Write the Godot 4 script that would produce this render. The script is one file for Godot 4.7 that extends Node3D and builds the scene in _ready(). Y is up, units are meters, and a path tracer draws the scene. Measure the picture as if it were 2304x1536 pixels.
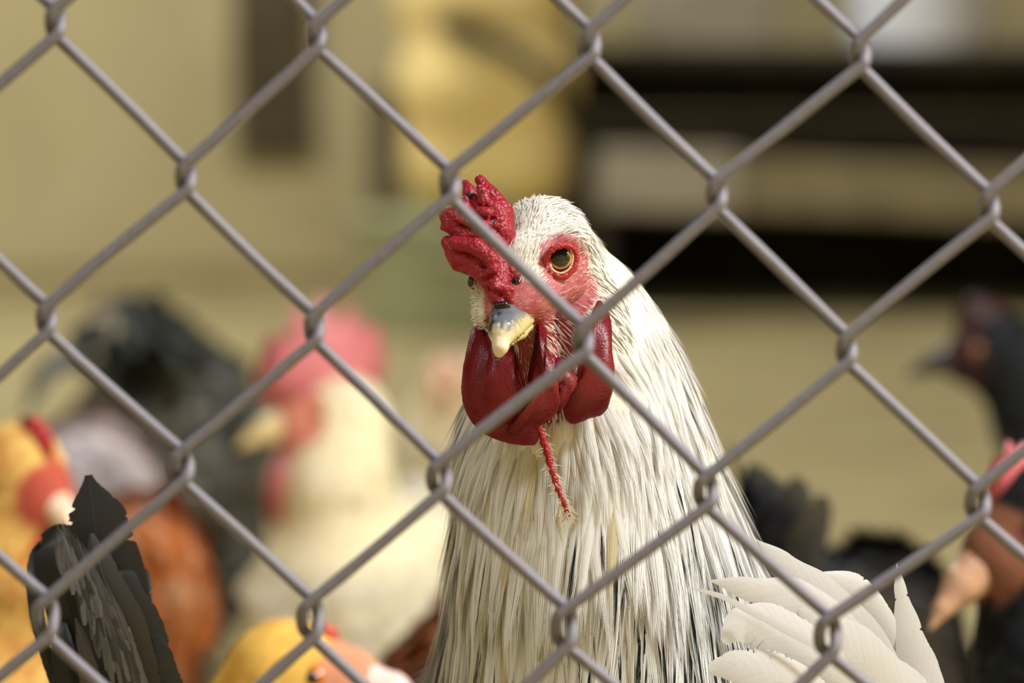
extends Node3D
# A white rooster looking through a chain-link fence inside a barn, more poultry behind it.

const TAN := 7.5e-5           # tangent of one picture pixel (2304 x 1536)
const SK := 0.00018           # one sketch unit of the front rooster in metres
const EYE := Vector3(0, 0.65, 2.4)
var rt := Vector3.RIGHT
var up := Vector3.UP
var fw := Vector3.FORWARD
var rng := RandomNumberGenerator.new()
var noise := FastNoiseLite.new()
var cell := FastNoiseLite.new()
var M := {}

# ---------------------------------------------------------------- mesh buffer
class Buf:
	var v := PackedVector3Array()
	var n := PackedVector3Array()
	var c := PackedColorArray()
	var t := PackedVector2Array()
	var i := PackedInt32Array()
	func add(p: Vector3, nn: Vector3, cc := Color.WHITE, tt := Vector2.ZERO) -> int:
		v.append(p); n.append(nn); c.append(cc); t.append(tt)
		return v.size() - 1
	func tri(a: int, b: int, d: int) -> void:
		var g := (v[d] - v[a]).cross(v[b] - v[a])
		if g.dot(n[a] + n[b] + n[d]) < 0.0:
			i.append(a); i.append(d); i.append(b)
		else:
			i.append(a); i.append(b); i.append(d)
	func quad(a: int, b: int, d: int, e: int) -> void:
		tri(a, b, d); tri(a, d, e)
	func mesh() -> ArrayMesh:
		var a := []
		a.resize(Mesh.ARRAY_MAX)
		a[Mesh.ARRAY_VERTEX] = v
		a[Mesh.ARRAY_NORMAL] = n
		a[Mesh.ARRAY_COLOR] = c
		a[Mesh.ARRAY_TEX_UV] = t
		a[Mesh.ARRAY_INDEX] = i
		var m := ArrayMesh.new()
		m.add_surface_from_arrays(Mesh.PRIMITIVE_TRIANGLES, a)
		return m

# ---------------------------------------------------------------- small helpers
func lin(r: float, g: float, b: float) -> Color:
	return Color(r / 255.0, g / 255.0, b / 255.0).srgb_to_linear()

func at(px: float, py: float, d: float) -> Vector3:
	return EYE + fw * d + rt * ((px - 1152.0) * TAN * d) + up * ((768.0 - py) * TAN * d)

func obj(called: String, mesh: Mesh, material: Material, parent: Node = self) -> MeshInstance3D:
	var o := MeshInstance3D.new()
	o.name = called
	o.mesh = mesh
	o.material_override = material
	parent.add_child(o, true)
	return o

func taken(called: String) -> String:
	if not has_node(called):
		return called
	var k := 1
	while has_node("%s_%03d" % [called, k]):
		k += 1
	return "%s_%03d" % [called, k]

func thing(called: String, label: String, category: String, where := Vector3.ZERO, group := "") -> Node3D:
	var o := Node3D.new()
	o.name = taken(called)
	add_child(o, true)
	o.position = where
	tag(o, label, category, group)
	return o

func tag(o: Node, label: String, category: String, group := "") -> void:
	o.set_meta("label", label)
	o.set_meta("category", category)
	if group != "":
		o.set_meta("group", group)

func structure(o: Node, label: String, category: String) -> void:
	o.set_meta("kind", "structure")
	tag(o, label, category)

func noise_tex(kind: int, freq: float, size := 256, sd := 1, octaves := 4, ramp: Gradient = null) -> NoiseTexture2D:
	var f := FastNoiseLite.new()
	f.noise_type = kind
	f.frequency = freq
	f.seed = sd
	f.fractal_octaves = octaves
	if kind == FastNoiseLite.TYPE_CELLULAR:
		f.cellular_return_type = FastNoiseLite.RETURN_DISTANCE
		f.fractal_type = FastNoiseLite.FRACTAL_NONE
	var t := NoiseTexture2D.new()
	t.width = size
	t.height = size
	t.seamless = true
	t.noise = f
	if ramp:
		t.color_ramp = ramp
	return t

func two_tone(a: Color, b: Color) -> Gradient:
	var g := Gradient.new()
	g.set_color(0, a)
	g.set_color(1, b)
	return g

func painted(rough := 0.8, spec := 0.3) -> StandardMaterial3D:
	var m := StandardMaterial3D.new()
	m.vertex_color_use_as_albedo = true
	m.roughness = rough
	m.metallic_specular = spec
	return m

func patchy(a: Color, b: Color, scale: float, rough := 0.85, bump := 0.0, freq := 0.012) -> StandardMaterial3D:
	var m := StandardMaterial3D.new()
	m.albedo_texture = noise_tex(FastNoiseLite.TYPE_SIMPLEX_SMOOTH, freq, 512, 7, 5, two_tone(a, b))
	m.uv1_triplanar = true
	m.uv1_world_triplanar = true
	m.uv1_scale = Vector3.ONE * scale
	m.roughness = rough
	m.metallic_specular = 0.25
	if bump > 0.0:
		m.heightmap_enabled = true
		m.heightmap_texture = noise_tex(FastNoiseLite.TYPE_SIMPLEX_SMOOTH, 0.03, 256, 9, 4)
		m.heightmap_scale = bump
	return m

func box_mesh(size: Vector3, bevel := 0.004) -> ArrayMesh:
	# a box with chamfered edges
	var b := Buf.new()
	var h := size * 0.5
	var e := minf(bevel, minf(h.x, minf(h.y, h.z)) * 0.5)
	for ax in 3:
		for s in [-1.0, 1.0]:
			var nn := Vector3.ZERO
			nn[ax] = s
			var p1 := (ax + 1) % 3
			var p2 := (ax + 2) % 3
			var q := []
			for k in [[-1, -1], [1, -1], [1, 1], [-1, 1]]:
				var p := Vector3.ZERO
				p[ax] = s * h[ax]
				p[p1] = k[0] * (h[p1] - e)
				p[p2] = k[1] * (h[p2] - e)
				q.append(b.add(p, nn))
			b.quad(q[0], q[1], q[2], q[3])
	for ax in 3:
		var p1 := (ax + 1) % 3
		var p2 := (ax + 2) % 3
		for k in [[-1, -1], [1, -1], [1, 1], [-1, 1]]:
			var nn := Vector3.ZERO
			nn[p1] = k[0]
			nn[p2] = k[1]
			nn = nn.normalized()
			var q := []
			for s in [-1.0, 1.0]:
				var p := Vector3.ZERO
				p[ax] = s * (h[ax] - e)
				p[p1] = k[0] * h[p1]
				p[p2] = k[1] * (h[p2] - e)
				q.append(b.add(p, nn))
				p[p1] = k[0] * (h[p1] - e)
				p[p2] = k[1] * h[p2]
				q.append(b.add(p, nn))
			b.quad(q[0], q[1], q[3], q[2])
	for x in [-1.0, 1.0]:
		for y in [-1.0, 1.0]:
			for z in [-1.0, 1.0]:
				var nn := Vector3(x, y, z).normalized()
				var i0 := b.add(Vector3(x * h.x, y * (h.y - e), z * (h.z - e)), nn)
				var i1 := b.add(Vector3(x * (h.x - e), y * h.y, z * (h.z - e)), nn)
				var i2 := b.add(Vector3(x * (h.x - e), y * (h.y - e), z * h.z), nn)
				b.tri(i0, i1, i2)
	return b.mesh()

func smooth_path(pts: Array, per: int, closed := false) -> PackedVector3Array:
	var out := PackedVector3Array()
	var n := pts.size()
	var last := n if closed else n - 1
	for k in last:
		var a: Vector3 = pts[(k - 1 + n) % n] if closed else pts[maxi(k - 1, 0)]
		var b: Vector3 = pts[k]
		var c: Vector3 = pts[(k + 1) % n]
		var d: Vector3 = pts[(k + 2) % n] if closed else pts[mini(k + 2, n - 1)]
		for s in per:
			out.append(b.cubic_interpolate(c, a, d, float(s) / per))
	if not closed:
		out.append(pts[n - 1])
	return out

func add_tube(b: Buf, path: PackedVector3Array, radii, sides := 8, col = Color.WHITE, closed := false) -> void:
	# sweep a circle along a path; radii is a number or a list of one per point
	var n := path.size()
	var tg := (path[1] - path[0]).normalized()
	var nx := tg.cross(Vector3.UP if absf(tg.y) < 0.9 else Vector3.RIGHT).normalized()
	var first := b.v.size()
	for k in n:
		var prev := path[(k - 1 + n) % n] if closed else path[maxi(k - 1, 0)]
		var nxt := path[(k + 1) % n] if closed else path[mini(k + 1, n - 1)]
		tg = (nxt - prev).normalized()
		nx = (nx - tg * nx.dot(tg)).normalized()
		var ny := tg.cross(nx)
		var r: float = radii if radii is float else radii[k]
		for s in sides:
			var a := TAU * s / sides
			var nn := nx * cos(a) + ny * sin(a)
			b.add(path[k] + nn * r, nn, col[k] if col is Array else col)
	var rings := n if closed else n - 1
	for k in rings:
		for s in sides:
			var s2 := (s + 1) % sides
			var k2 := (k + 1) % n
			b.quad(first + k * sides + s, first + k * sides + s2, first + k2 * sides + s2, first + k2 * sides + s)
	if not closed:
		for e in [0, n - 1]:
			var nn2 := (path[0] - path[1]).normalized() if e == 0 else (path[n - 1] - path[n - 2]).normalized()
			var rr: float = radii if radii is float else radii[e]
			var cc: Color = col[e] if col is Array else col
			var mid := b.add(path[e] + nn2 * rr * 0.4, nn2, cc)
			for s in sides:
				b.tri(mid, first + e * sides + s, first + e * sides + (s + 1) % sides)

func lathe(profile: Array, sides := 24, col := Color.WHITE) -> ArrayMesh:
	var b := Buf.new()
	for k in profile.size():
		var p: Vector2 = profile[k]
		var a: Vector2 = profile[maxi(k - 1, 0)]
		var c: Vector2 = profile[mini(k + 1, profile.size() - 1)]
		var d := (c - a).normalized()
		for s in sides:
			var w := TAU * s / sides
			var out := Vector3(cos(w), 0, sin(w))
			b.add(out * p.x + Vector3(0, p.y, 0), (out * d.y - Vector3(0, d.x, 0)).normalized(), col)
	for k in profile.size() - 1:
		for s in sides:
			var s2 := (s + 1) % sides
			b.quad(k * sides + s, k * sides + s2, (k + 1) * sides + s2, (k + 1) * sides + s)
	return b.mesh()

func add_ball(b: Buf, mid: Vector3, r: Vector3, col: Color, lat := 8, lon := 12) -> void:
	var first := b.v.size()
	for k in lat + 1:
		var th := PI * k / lat
		for s in lon:
			var a := TAU * s / lon
			var d := Vector3(sin(th) * cos(a), cos(th), sin(th) * sin(a))
			b.add(mid + d * r, (d / r).normalized(), col)
	for k in lat:
		for s in lon:
			var s2 := (s + 1) % lon
			b.quad(first + k * lon + s, first + k * lon + s2, first + (k + 1) * lon + s2, first + (k + 1) * lon + s)

# ---------------------------------------------------------------- smooth bodies from tapered capsules
# prim: [a, b, ra, rb]; joined with a smooth minimum of width k, meshed as surface nets
func body_nets(b: Buf, prims: Array, k: float, h: float, colour: Callable, rough := 0.0, rough_noise: FastNoiseLite = null) -> void:
	var lo := Vector3.INF
	var hi := -Vector3.INF
	for p in prims:
		for q in [[p[0], p[2]], [p[1], p[3]]]:
			lo = lo.min(q[0] - Vector3.ONE * q[1])
			hi = hi.max(q[0] + Vector3.ONE * q[1])
	var pad := k * 0.5 + rough + 3.0 * h
	lo -= Vector3.ONE * pad
	hi += Vector3.ONE * pad
	const B := 4
	var nb := Vector3i(((hi - lo) / (h * B)).ceil()) + Vector3i.ONE
	var nx := nb.x * B
	var ny := nb.y * B
	var nz := nb.z * B
	var field := PackedFloat32Array()
	field.resize(nx * ny * nz)
	var live := PackedInt32Array()
	var reach := h * B * 0.9 + rough + 2.0 * h
	var pa := []
	for p in prims:
		var ba: Vector3 = p[1] - p[0]
		pa.append([p[0], ba, 1.0 / maxf(ba.length_squared(), 1e-12), p[2], p[3] - p[2]])
	for bz in nb.z:
		for by in nb.y:
			for bx in nb.x:
				var mid := lo + Vector3(bx * B + B * 0.5 - 0.5, by * B + B * 0.5 - 0.5, bz * B + B * 0.5 - 0.5) * h
				var dist := []
				var dmin := 1e9
				for p in pa:
					var pv: Vector3 = mid - p[0]
					var t := clampf(pv.dot(p[1]) * p[2], 0.0, 1.0)
					var d: float = (pv - p[1] * t).length() - (p[3] + p[4] * t)
					dist.append(d)
					dmin = minf(dmin, d)
				var near := dmin < reach + k and dmin > -reach - k
				var some := []
				if near:
					for j in pa.size():
						if dist[j] < dmin + k + 2.0 * reach:
							some.append(pa[j])
					live.append(bx); live.append(by); live.append(bz)
				for dz in B:
					for dy in B:
						var row := ((bz * B + dz) * ny + by * B + dy) * nx + bx * B
						for dx in B:
							if not near:
								field[row + dx] = 1.0 if dmin > 0.0 else -1.0
								continue
							var q := lo + Vector3(bx * B + dx, by * B + dy, bz * B + dz) * h
							var acc := 1e9
							for p in some:
								var pv: Vector3 = q - p[0]
								var t := clampf(pv.dot(p[1]) * p[2], 0.0, 1.0)
								var d: float = (pv - p[1] * t).length() - (p[3] + p[4] * t)
								var w := maxf(k - absf(acc - d), 0.0)
								acc = minf(acc, d) - w * w / (4.0 * k)
							if rough > 0.0:
								acc -= rough * rough_noise.get_noise_3dv(q)
							field[row + dx] = acc
	var first := {}
	var sx := 1
	var sy := nx
	var sz := nx * ny
	var corner := [0, sx, sy, sx + sy, sz, sx + sz, sy + sz, sx + sy + sz]
	var cpos := [Vector3(0, 0, 0), Vector3(1, 0, 0), Vector3(0, 1, 0), Vector3(1, 1, 0), Vector3(0, 0, 1), Vector3(1, 0, 1), Vector3(0, 1, 1), Vector3(1, 1, 1)]
	var edges := [[0, 1], [2, 3], [4, 5], [6, 7], [0, 2], [1, 3], [4, 6], [5, 7], [0, 4], [1, 5], [2, 6], [3, 7]]
	var order := []
	for l in range(0, live.size(), 3):
		for dz in B:
			for dy in B:
				for dx in B:
					var x := live[l] * B + dx
					var y := live[l + 1] * B + dy
					var z := live[l + 2] * B + dz
					if x >= nx - 1 or y >= ny - 1 or z >= nz - 1:
						continue
					var id := (z * ny + y) * nx + x
					var f0 := field[id]
					var mixed := false
					for j in range(1, 8):
						if (field[id + corner[j]] < 0.0) != (f0 < 0.0):
							mixed = true
							break
					if not mixed:
						continue
					var f := [f0, field[id + 1], field[id + sy], field[id + sy + 1], field[id + sz], field[id + sz + 1], field[id + sz + sy], field[id + sz + sy + 1]]
					var sum := Vector3.ZERO
					var cnt := 0
					for e in edges:
						var fa: float = f[e[0]]
						var fb: float = f[e[1]]
						if (fa < 0.0) != (fb < 0.0):
							sum += cpos[e[0]].lerp(cpos[e[1]], fa / (fa - fb))
							cnt += 1
					var g := Vector3(f[1] - f[0] + f[3] - f[2] + f[5] - f[4] + f[7] - f[6], f[2] - f[0] + f[3] - f[1] + f[6] - f[4] + f[7] - f[5], f[4] - f[0] + f[5] - f[1] + f[6] - f[2] + f[7] - f[3]).normalized()
					var pos := lo + (Vector3(x, y, z) + sum / cnt) * h
					first[id] = b.add(pos, g, colour.call(pos, g))
					order.append(id)
	for id in order:
		var f0 := field[id]
		for e in [[sx, sy, sz], [sy, sz, sx], [sz, sx, sy]]:
			if (field[id + e[0]] < 0.0) != (f0 < 0.0):
				var c1: int = id - e[1]
				var c2: int = id - e[1] - e[2]
				var c3: int = id - e[2]
				if first.has(c1) and first.has(c2) and first.has(c3):
					b.quad(first[id], first[c1], first[c2], first[c3])

# ---------------------------------------------------------------- feathers
func spindle(t: float) -> float:
	return (0.35 + 0.65 * sin(minf(t / 0.35, 1.0) * PI * 0.5)) * (1.0 - pow(maxf(0.0, (t - 0.35) / 0.65), 1.7))

# a feather made of narrow barb strips that part at the tip; streak darkens the middle strips
func add_feather(b: Buf, p: Vector3, dir: Vector3, nrm: Vector3, length: float, width: float, bend: float, strips: int, segs: int, edge: Color, streak: Color, streak_part: float, lift := 0.04, split := 0.25) -> void:
	var side := dir.cross(nrm).normalized()
	for j in strips:
		var u := (j + 0.5) / strips * 2.0 - 1.0
		var tip := 1.0 - split * absf(u) * rng.randf() - 0.12 * rng.randf()
		var wob := rng.randf_range(-0.12, 0.12)
		var tone := rng.randf_range(0.80, 1.0)
		var dark := absf(u) < streak_part
		var last := [-1, -1]
		for s in segs + 1:
			var t := float(s) / segs
			var tt := t * tip
			var sh := spindle(tt)
			var mid := p + dir * (length * tt) + nrm * (length * (lift * tt - bend * tt * tt) - width * 0.12 * u * u) + side * (width * 0.5 * sh * (u + wob * t))
			var half := width * 0.5 / strips * 1.12 * maxf(sh, 0.12) * (1.0 - pow(t, 3.0) * 0.92)
			var nn := (nrm + side * u * 0.22 - dir * 0.04).normalized()
			var cc := edge * tone
			if dark and tt > 0.2 + 0.4 * absf(u) / streak_part:
				cc = streak
			cc.a = 1.0
			var i0 := b.add(mid - side * half, nn, cc)
			var i1 := b.add(mid + side * half, nn, cc)
			if last[0] >= 0:
				b.quad(last[0], last[1], i1, i0)
			last = [i0, i1]

# a large vane: centre line and half widths, cupped across, with a shaft and a frayed edge
func vane(line: Array, left: Array, right: Array, face: Vector3, col: Color, cup := 0.2, fray := 0.0, shaft_r := 0.0006, shaft_col := Color(0.7, 0.66, 0.55)) -> ArrayMesh:
	var b := Buf.new()
	var path := smooth_path(line, 10 if fray < 0.09 else 30)
	var n := path.size()
	var across := 12
	var notch := []
	if fray >= 0.09:
		for j in 3:
			notch.append([rng.randf_range(0.35, 0.92), 1.0 if rng.randf() < 0.5 else -1.0, rng.randf_range(0.15, 0.4)])
	var rows := []
	for k in n:
		var t := float(k) / (n - 1)
		var f := t * (left.size() - 1)
		var i0 := mini(int(f), left.size() - 2)
		var wl: float = lerpf(left[i0], left[i0 + 1], smoothstep(0.0, 1.0, f - i0))
		var wr: float = lerpf(right[i0], right[i0 + 1], smoothstep(0.0, 1.0, f - i0))
		var tg := (path[mini(k + 1, n - 1)] - path[maxi(k - 1, 0)]).normalized()
		var sd := tg.cross(face).normalized()
		var nn := sd.cross(tg).normalized()
		var row := []
		for j in across + 1:
			var u := float(j) / across * 2.0 - 1.0
			var w := wl if u < 0.0 else wr
			var cut := 1.0
			if absf(u) > 0.95 and fray > 0.0:
				cut = 1.0 - 0.5 * fray * maxf(0.0, noise.get_noise_2d(t * 2.2 + fray * 3.0, u * 90.0 + line[0].x * 50.0))
			for q in notch:
				if signf(u) == q[1]:
					cut *= 1.0 - q[2] * exp(-pow((t - q[0]) / 0.006, 2.0)) * clampf((absf(u) - 0.3) * 3.0, 0.0, 1.0)
			var back := absf(u) * w * 0.55
			var q := path[k] + sd * (u * w * cut) - nn * (cup * u * u * w) + tg * back * minf(1.0, t * 4.0) * (1.0 - t)
			var tone := 1.0 - 0.05 * absf(noise.get_noise_2d(k * 9.0 - absf(u) * 40.0, 3.0 * signf(u)))
			var cc := col * tone
			cc.a = 1.0
			row.append(b.add(q, (nn + sd * u * cup * 1.4).normalized(), cc, Vector2(u * 0.5 + 0.5, t)))
		rows.append(row)
	for k in n - 1:
		for j in across:
			b.quad(rows[k][j], rows[k][j + 1], rows[k + 1][j + 1], rows[k + 1][j])
	if shaft_r > 0.0:
		var radii := []
		for k in n:
			radii.append(shaft_r * (1.0 - 0.8 * float(k) / n))
		add_tube(b, path, radii, 5, shaft_col)
	return b.mesh()

# a fleshy flap: closed outline, plump between two faces, bumpy towards the rim
func flap(outline: Array, face: Vector3, plump: float, col: Callable, per := 8, bump := 0.0004, core := Vector3.INF) -> ArrayMesh:
	var b := Buf.new()
	var ring := smooth_path(outline, per, true)
	var n := ring.size()
	var mid := Vector3.ZERO
	for p in ring:
		mid += p
	mid /= n
	if core != Vector3.INF:
		mid = core
	var steps := 14
	for s in [1.0, -1.0]:
		var first := b.v.size()
		for k in steps + 1:
			var r := sin(PI * 0.5 * (1.0 - float(k) / steps))
			for j in n:
				var q := mid.lerp(ring[j], r)
				q += face * s * plump * sqrt(maxf(0.0, 1.0 - r * r * r * r))
				q += face * s * bump * 2.5 * noise.get_noise_3dv(q * 2.5) * (1.0 - r * 0.5)
				q += (ring[j] - mid).normalized() * bump * cell.get_noise_3dv(ring[j] * 1.0) * r
				var nn: Vector3 = ((ring[j] - mid).normalized() * r * r + face * s * sqrt(maxf(0.02, 1.0 - r * r))).normalized()
				b.add(q, nn, col.call(q, r))
		for k in steps:
			for j in n:
				var j2 := (j + 1) % n
				b.quad(first + k * n + j, first + k * n + j2, first + (k + 1) * n + j2, first + (k + 1) * n + j)
	return b.mesh()

# ---------------------------------------------------------------- the fence
func fence_point(px: float, py: float, off: float) -> Vector3:
	# a place on the fence's upright plane
	var d := fw + rt * ((px - 1152.0) * TAN) + up * ((768.0 - py) * TAN)
	return EYE + d * ((EYE.z - 0.25) / -d.z) + Vector3(0, 0, off)

var knots := {
	Vector2i(0, 0): Vector2(125, 52), Vector2i(2, 0): Vector2(712, 80), Vector2i(4, 0): Vector2(1328, 98), Vector2i(6, 0): Vector2(1935, 120),
	Vector2i(1, 1): Vector2(418, 400), Vector2i(3, 1): Vector2(1012, 415), Vector2i(5, 1): Vector2(1612, 437), Vector2i(7, 1): Vector2(2225, 463),
	Vector2i(0, 2): Vector2(105, 718), Vector2i(2, 2): Vector2(707, 738), Vector2i(4, 2): Vector2(1312, 765), Vector2i(6, 2): Vector2(1905, 785),
	Vector2i(1, 3): Vector2(408, 1050), Vector2i(3, 3): Vector2(988, 1075), Vector2i(5, 3): Vector2(1588, 1105), Vector2i(7, 3): Vector2(2200, 1128),
	Vector2i(0, 4): Vector2(105, 1390), Vector2i(2, 4): Vector2(702, 1393), Vector2i(4, 4): Vector2(1273, 1412), Vector2i(6, 4): Vector2(1866, 1430),
}

func knot(c: int, r: int) -> Vector3:
	var k := Vector2i(c, r)
	var p: Vector2
	if knots.has(k):
		p = knots[k]
	else:
		p = Vector2(118 + 301.0 * c - 3.0 * r, 52 + 335.0 * r + 10.5 * c)
	return fence_point(p.x, p.y, 0.0)

func build_fence() -> void:
	var f := thing("chain_link_fence", "galvanised grey chain-link wire fence in front of the white rooster", "fence", Vector3(0, 0, 0.25))
	var wr := 0.0023
	for c in range(-14, 24):
		var pts := []
		for r in range(-14, 14):
			var right := posmod(c + 1 - r, 2) == 0   # this wire bends at its right column in this row
			var col := c + 1 if right else c
			var p := knot(col, r) - Vector3(0, 0, 0.25)
			var loose := 1.0 if r < 3 else (1.15 if r == 3 else 1.45)
			var hh := 0.0054 * loose
			var e := 0.0026 * (0.82 if r < 3 else (1.25 if r == 3 else (1.7 if not right else 1.1)))
			var a := 0.0025
			var s := 1.0 if right else -1.0
			# down-right strands lie behind, down-left strands in front
			var z_in := -a if right else a
			if p.y > 1.45 or p.y < 0.03:
				continue
			var prev := knot(c if right else c + 1, r - 1) - Vector3(0, 0, 0.25)
			var ploose := 1.0 if r - 1 < 3 else (1.15 if r - 1 == 3 else 1.45)
			var from := prev + Vector3(0, -0.0054 * ploose * 0.9, z_in)
			var to := p + Vector3(0, hh * 0.9, z_in)
			var sway := Vector3(rng.randf_range(-1, 1), rng.randf_range(-1, 1), 0) * 0.0005
			for q in [0.12, 0.3, 0.5, 0.7, 0.88]:
				pts.append(from.lerp(to, q) + sway * sin(q * PI))
			pts.append(to)
			pts.append(p + Vector3(s * e * 0.75, hh * 0.45, z_in * 0.8))
			pts.append(p + Vector3(s * e * 0.75, -hh * 0.45, -z_in * 0.8))
			pts.append(p + Vector3(0, -hh * 0.9, -z_in))
		var b := Buf.new()
		add_tube(b, smooth_path(pts, 4), wr, 10)
		obj("wire", b.mesh(), M.galvanised, f)
	for x in [-0.86, 1.02]:
		var b := Buf.new()
		add_tube(b, PackedVector3Array([Vector3(x, 0.0, 0), Vector3(x, 0.75, 0), Vector3(x, 1.52, 0)]), 0.021, 16)
		obj("post", b.mesh(), M.galvanised, f)
	for y in [0.025, 1.47]:
		var b := Buf.new()
		add_tube(b, PackedVector3Array([Vector3(-0.86, y, 0), Vector3(0, y, 0), Vector3(1.02, y, 0)]), 0.012, 12)
		obj("rail", b.mesh(), M.galvanised, f)

# ---------------------------------------------------------------- the white rooster at the fence
# drawn in sketch units: u across, v down, w millimetres towards the fence
var foot := Vector3.ZERO
func R(u: float, v: float, w: float) -> Vector3:
	return EYE + fw * (2.4 - w * 0.001) + rt * ((u - 1152.0) * SK) + up * ((768.0 - v) * SK) - foot

func sketch(p: Vector3) -> Vector3:
	var q := p + foot - EYE
	return Vector3(1152.0 + q.dot(rt) / SK, 768.0 - q.dot(up) / SK, (2.4 - q.dot(fw)) * 1000.0)

func cap(a: Array, b: Array) -> Array:
	return [R(a[0], a[1], a[2]), R(b[0], b[1], b[2]), a[3] * SK, b[3] * SK]

func in_ellipse(p: Vector3, u: float, v: float, ru: float, rv: float) -> float:
	return Vector2((p.x - u) / ru, (p.y - v) / rv).length()

func bare_skin(s: Vector3) -> float:
	# 1 on the bare red face, 0 on plumage
	if s.z < -30.0:
		return 0.0
	var n := noise.get_noise_3d(s.x * 0.00045, s.y * 0.00045, s.z * 0.0025) * 0.18
	var d := in_ellipse(s, 1268, 592, 62, 76)
	d = minf(d, in_ellipse(s, 1285, 650, 66, 70))
	d = minf(d, in_ellipse(s, 1240, 705, 90, 55))
	d = minf(d, in_ellipse(s, 1180, 690, 70, 60))
	d = minf(d, in_ellipse(s, 1235, 790, 85, 110))
	d = minf(d, in_ellipse(s, 1200, 880, 90, 90))
	d = minf(d, in_ellipse(s, 1112, 700, 26, 80))
	d = minf(d, in_ellipse(s, 1110, 620, 44, 46))
	return clampf((1.02 + n - d) * 7.0, 0.0, 1.0)

func rooster_colour(p: Vector3, _n: Vector3) -> Color:
	var s := sketch(p)
	var white := lin(236, 230, 214)
	var k := bare_skin(s)
	if k <= 0.0:
		return white
	var red := lin(162, 48, 60)
	var deep := lin(120, 34, 32)
	var f := noise.get_noise_3dv(p * 6.0) * 0.5 + 0.5
	var skin := red.lerp(lin(216, 146, 148), f * 0.75)
	if s.y > 715.0:
		skin = deep.lerp(lin(160, 70, 62), f * 0.5)
	return white.lerp(skin, k)

func comb_colour(p: Vector3, _n: Vector3) -> Color:
	var s := sketch(p)
	var f := cell.get_noise_3dv(p) * 0.5 + 0.5
	var c := lin(144, 22, 40).lerp(lin(186, 56, 74), clampf(f, 0.0, 1.0) * 0.5)
	for scab in [[1058, 440, 8.0], [1112, 502, 5.0], [1160, 631, 9.0], [1086, 432, 4.0], [1114, 431, 4.0]]:
		var d: float = Vector2(s.x - scab[0], s.y - scab[1]).length() / scab[2]
		c = c.lerp(lin(34, 20, 20), clampf((1.3 - d) * 2.0, 0.0, 1.0))
	return c

func beak_colour(p: Vector3, _n: Vector3) -> Color:
	var s := sketch(p)
	var f := noise.get_noise_3dv(p * 5.0) * 22.0
	var horn := lin(226, 208, 172)
	var slate := lin(104, 108, 120)
	var k := clampf((752.0 + f - s.y - maxf(0.0, s.x - 1150.0) * 0.45) / 26.0, 0.0, 1.0)
	var c := horn.lerp(slate, k)
	c = c.lerp(lin(214, 196, 122), clampf((s.x - 1150.0) / 30.0, 0.0, 1.0) * clampf((s.y - 700.0) / 25.0, 0.0, 1.0) * 0.7)
	c = c.lerp(lin(28, 28, 34), clampf((1112.0 - s.x + f * 0.3) / 6.0, 0.0, 1.0) * clampf((762.0 - s.y) / 20.0, 0.0, 1.0))
	return c

func wattle_colour(p: Vector3, r: float) -> Color:
	var f := cell.get_noise_3dv(p) * 0.5 + 0.5
	return lin(108, 13, 24).lerp(lin(146, 28, 40), clampf(f, 0.0, 1.0) * (0.3 + 0.5 * r * r))

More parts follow.
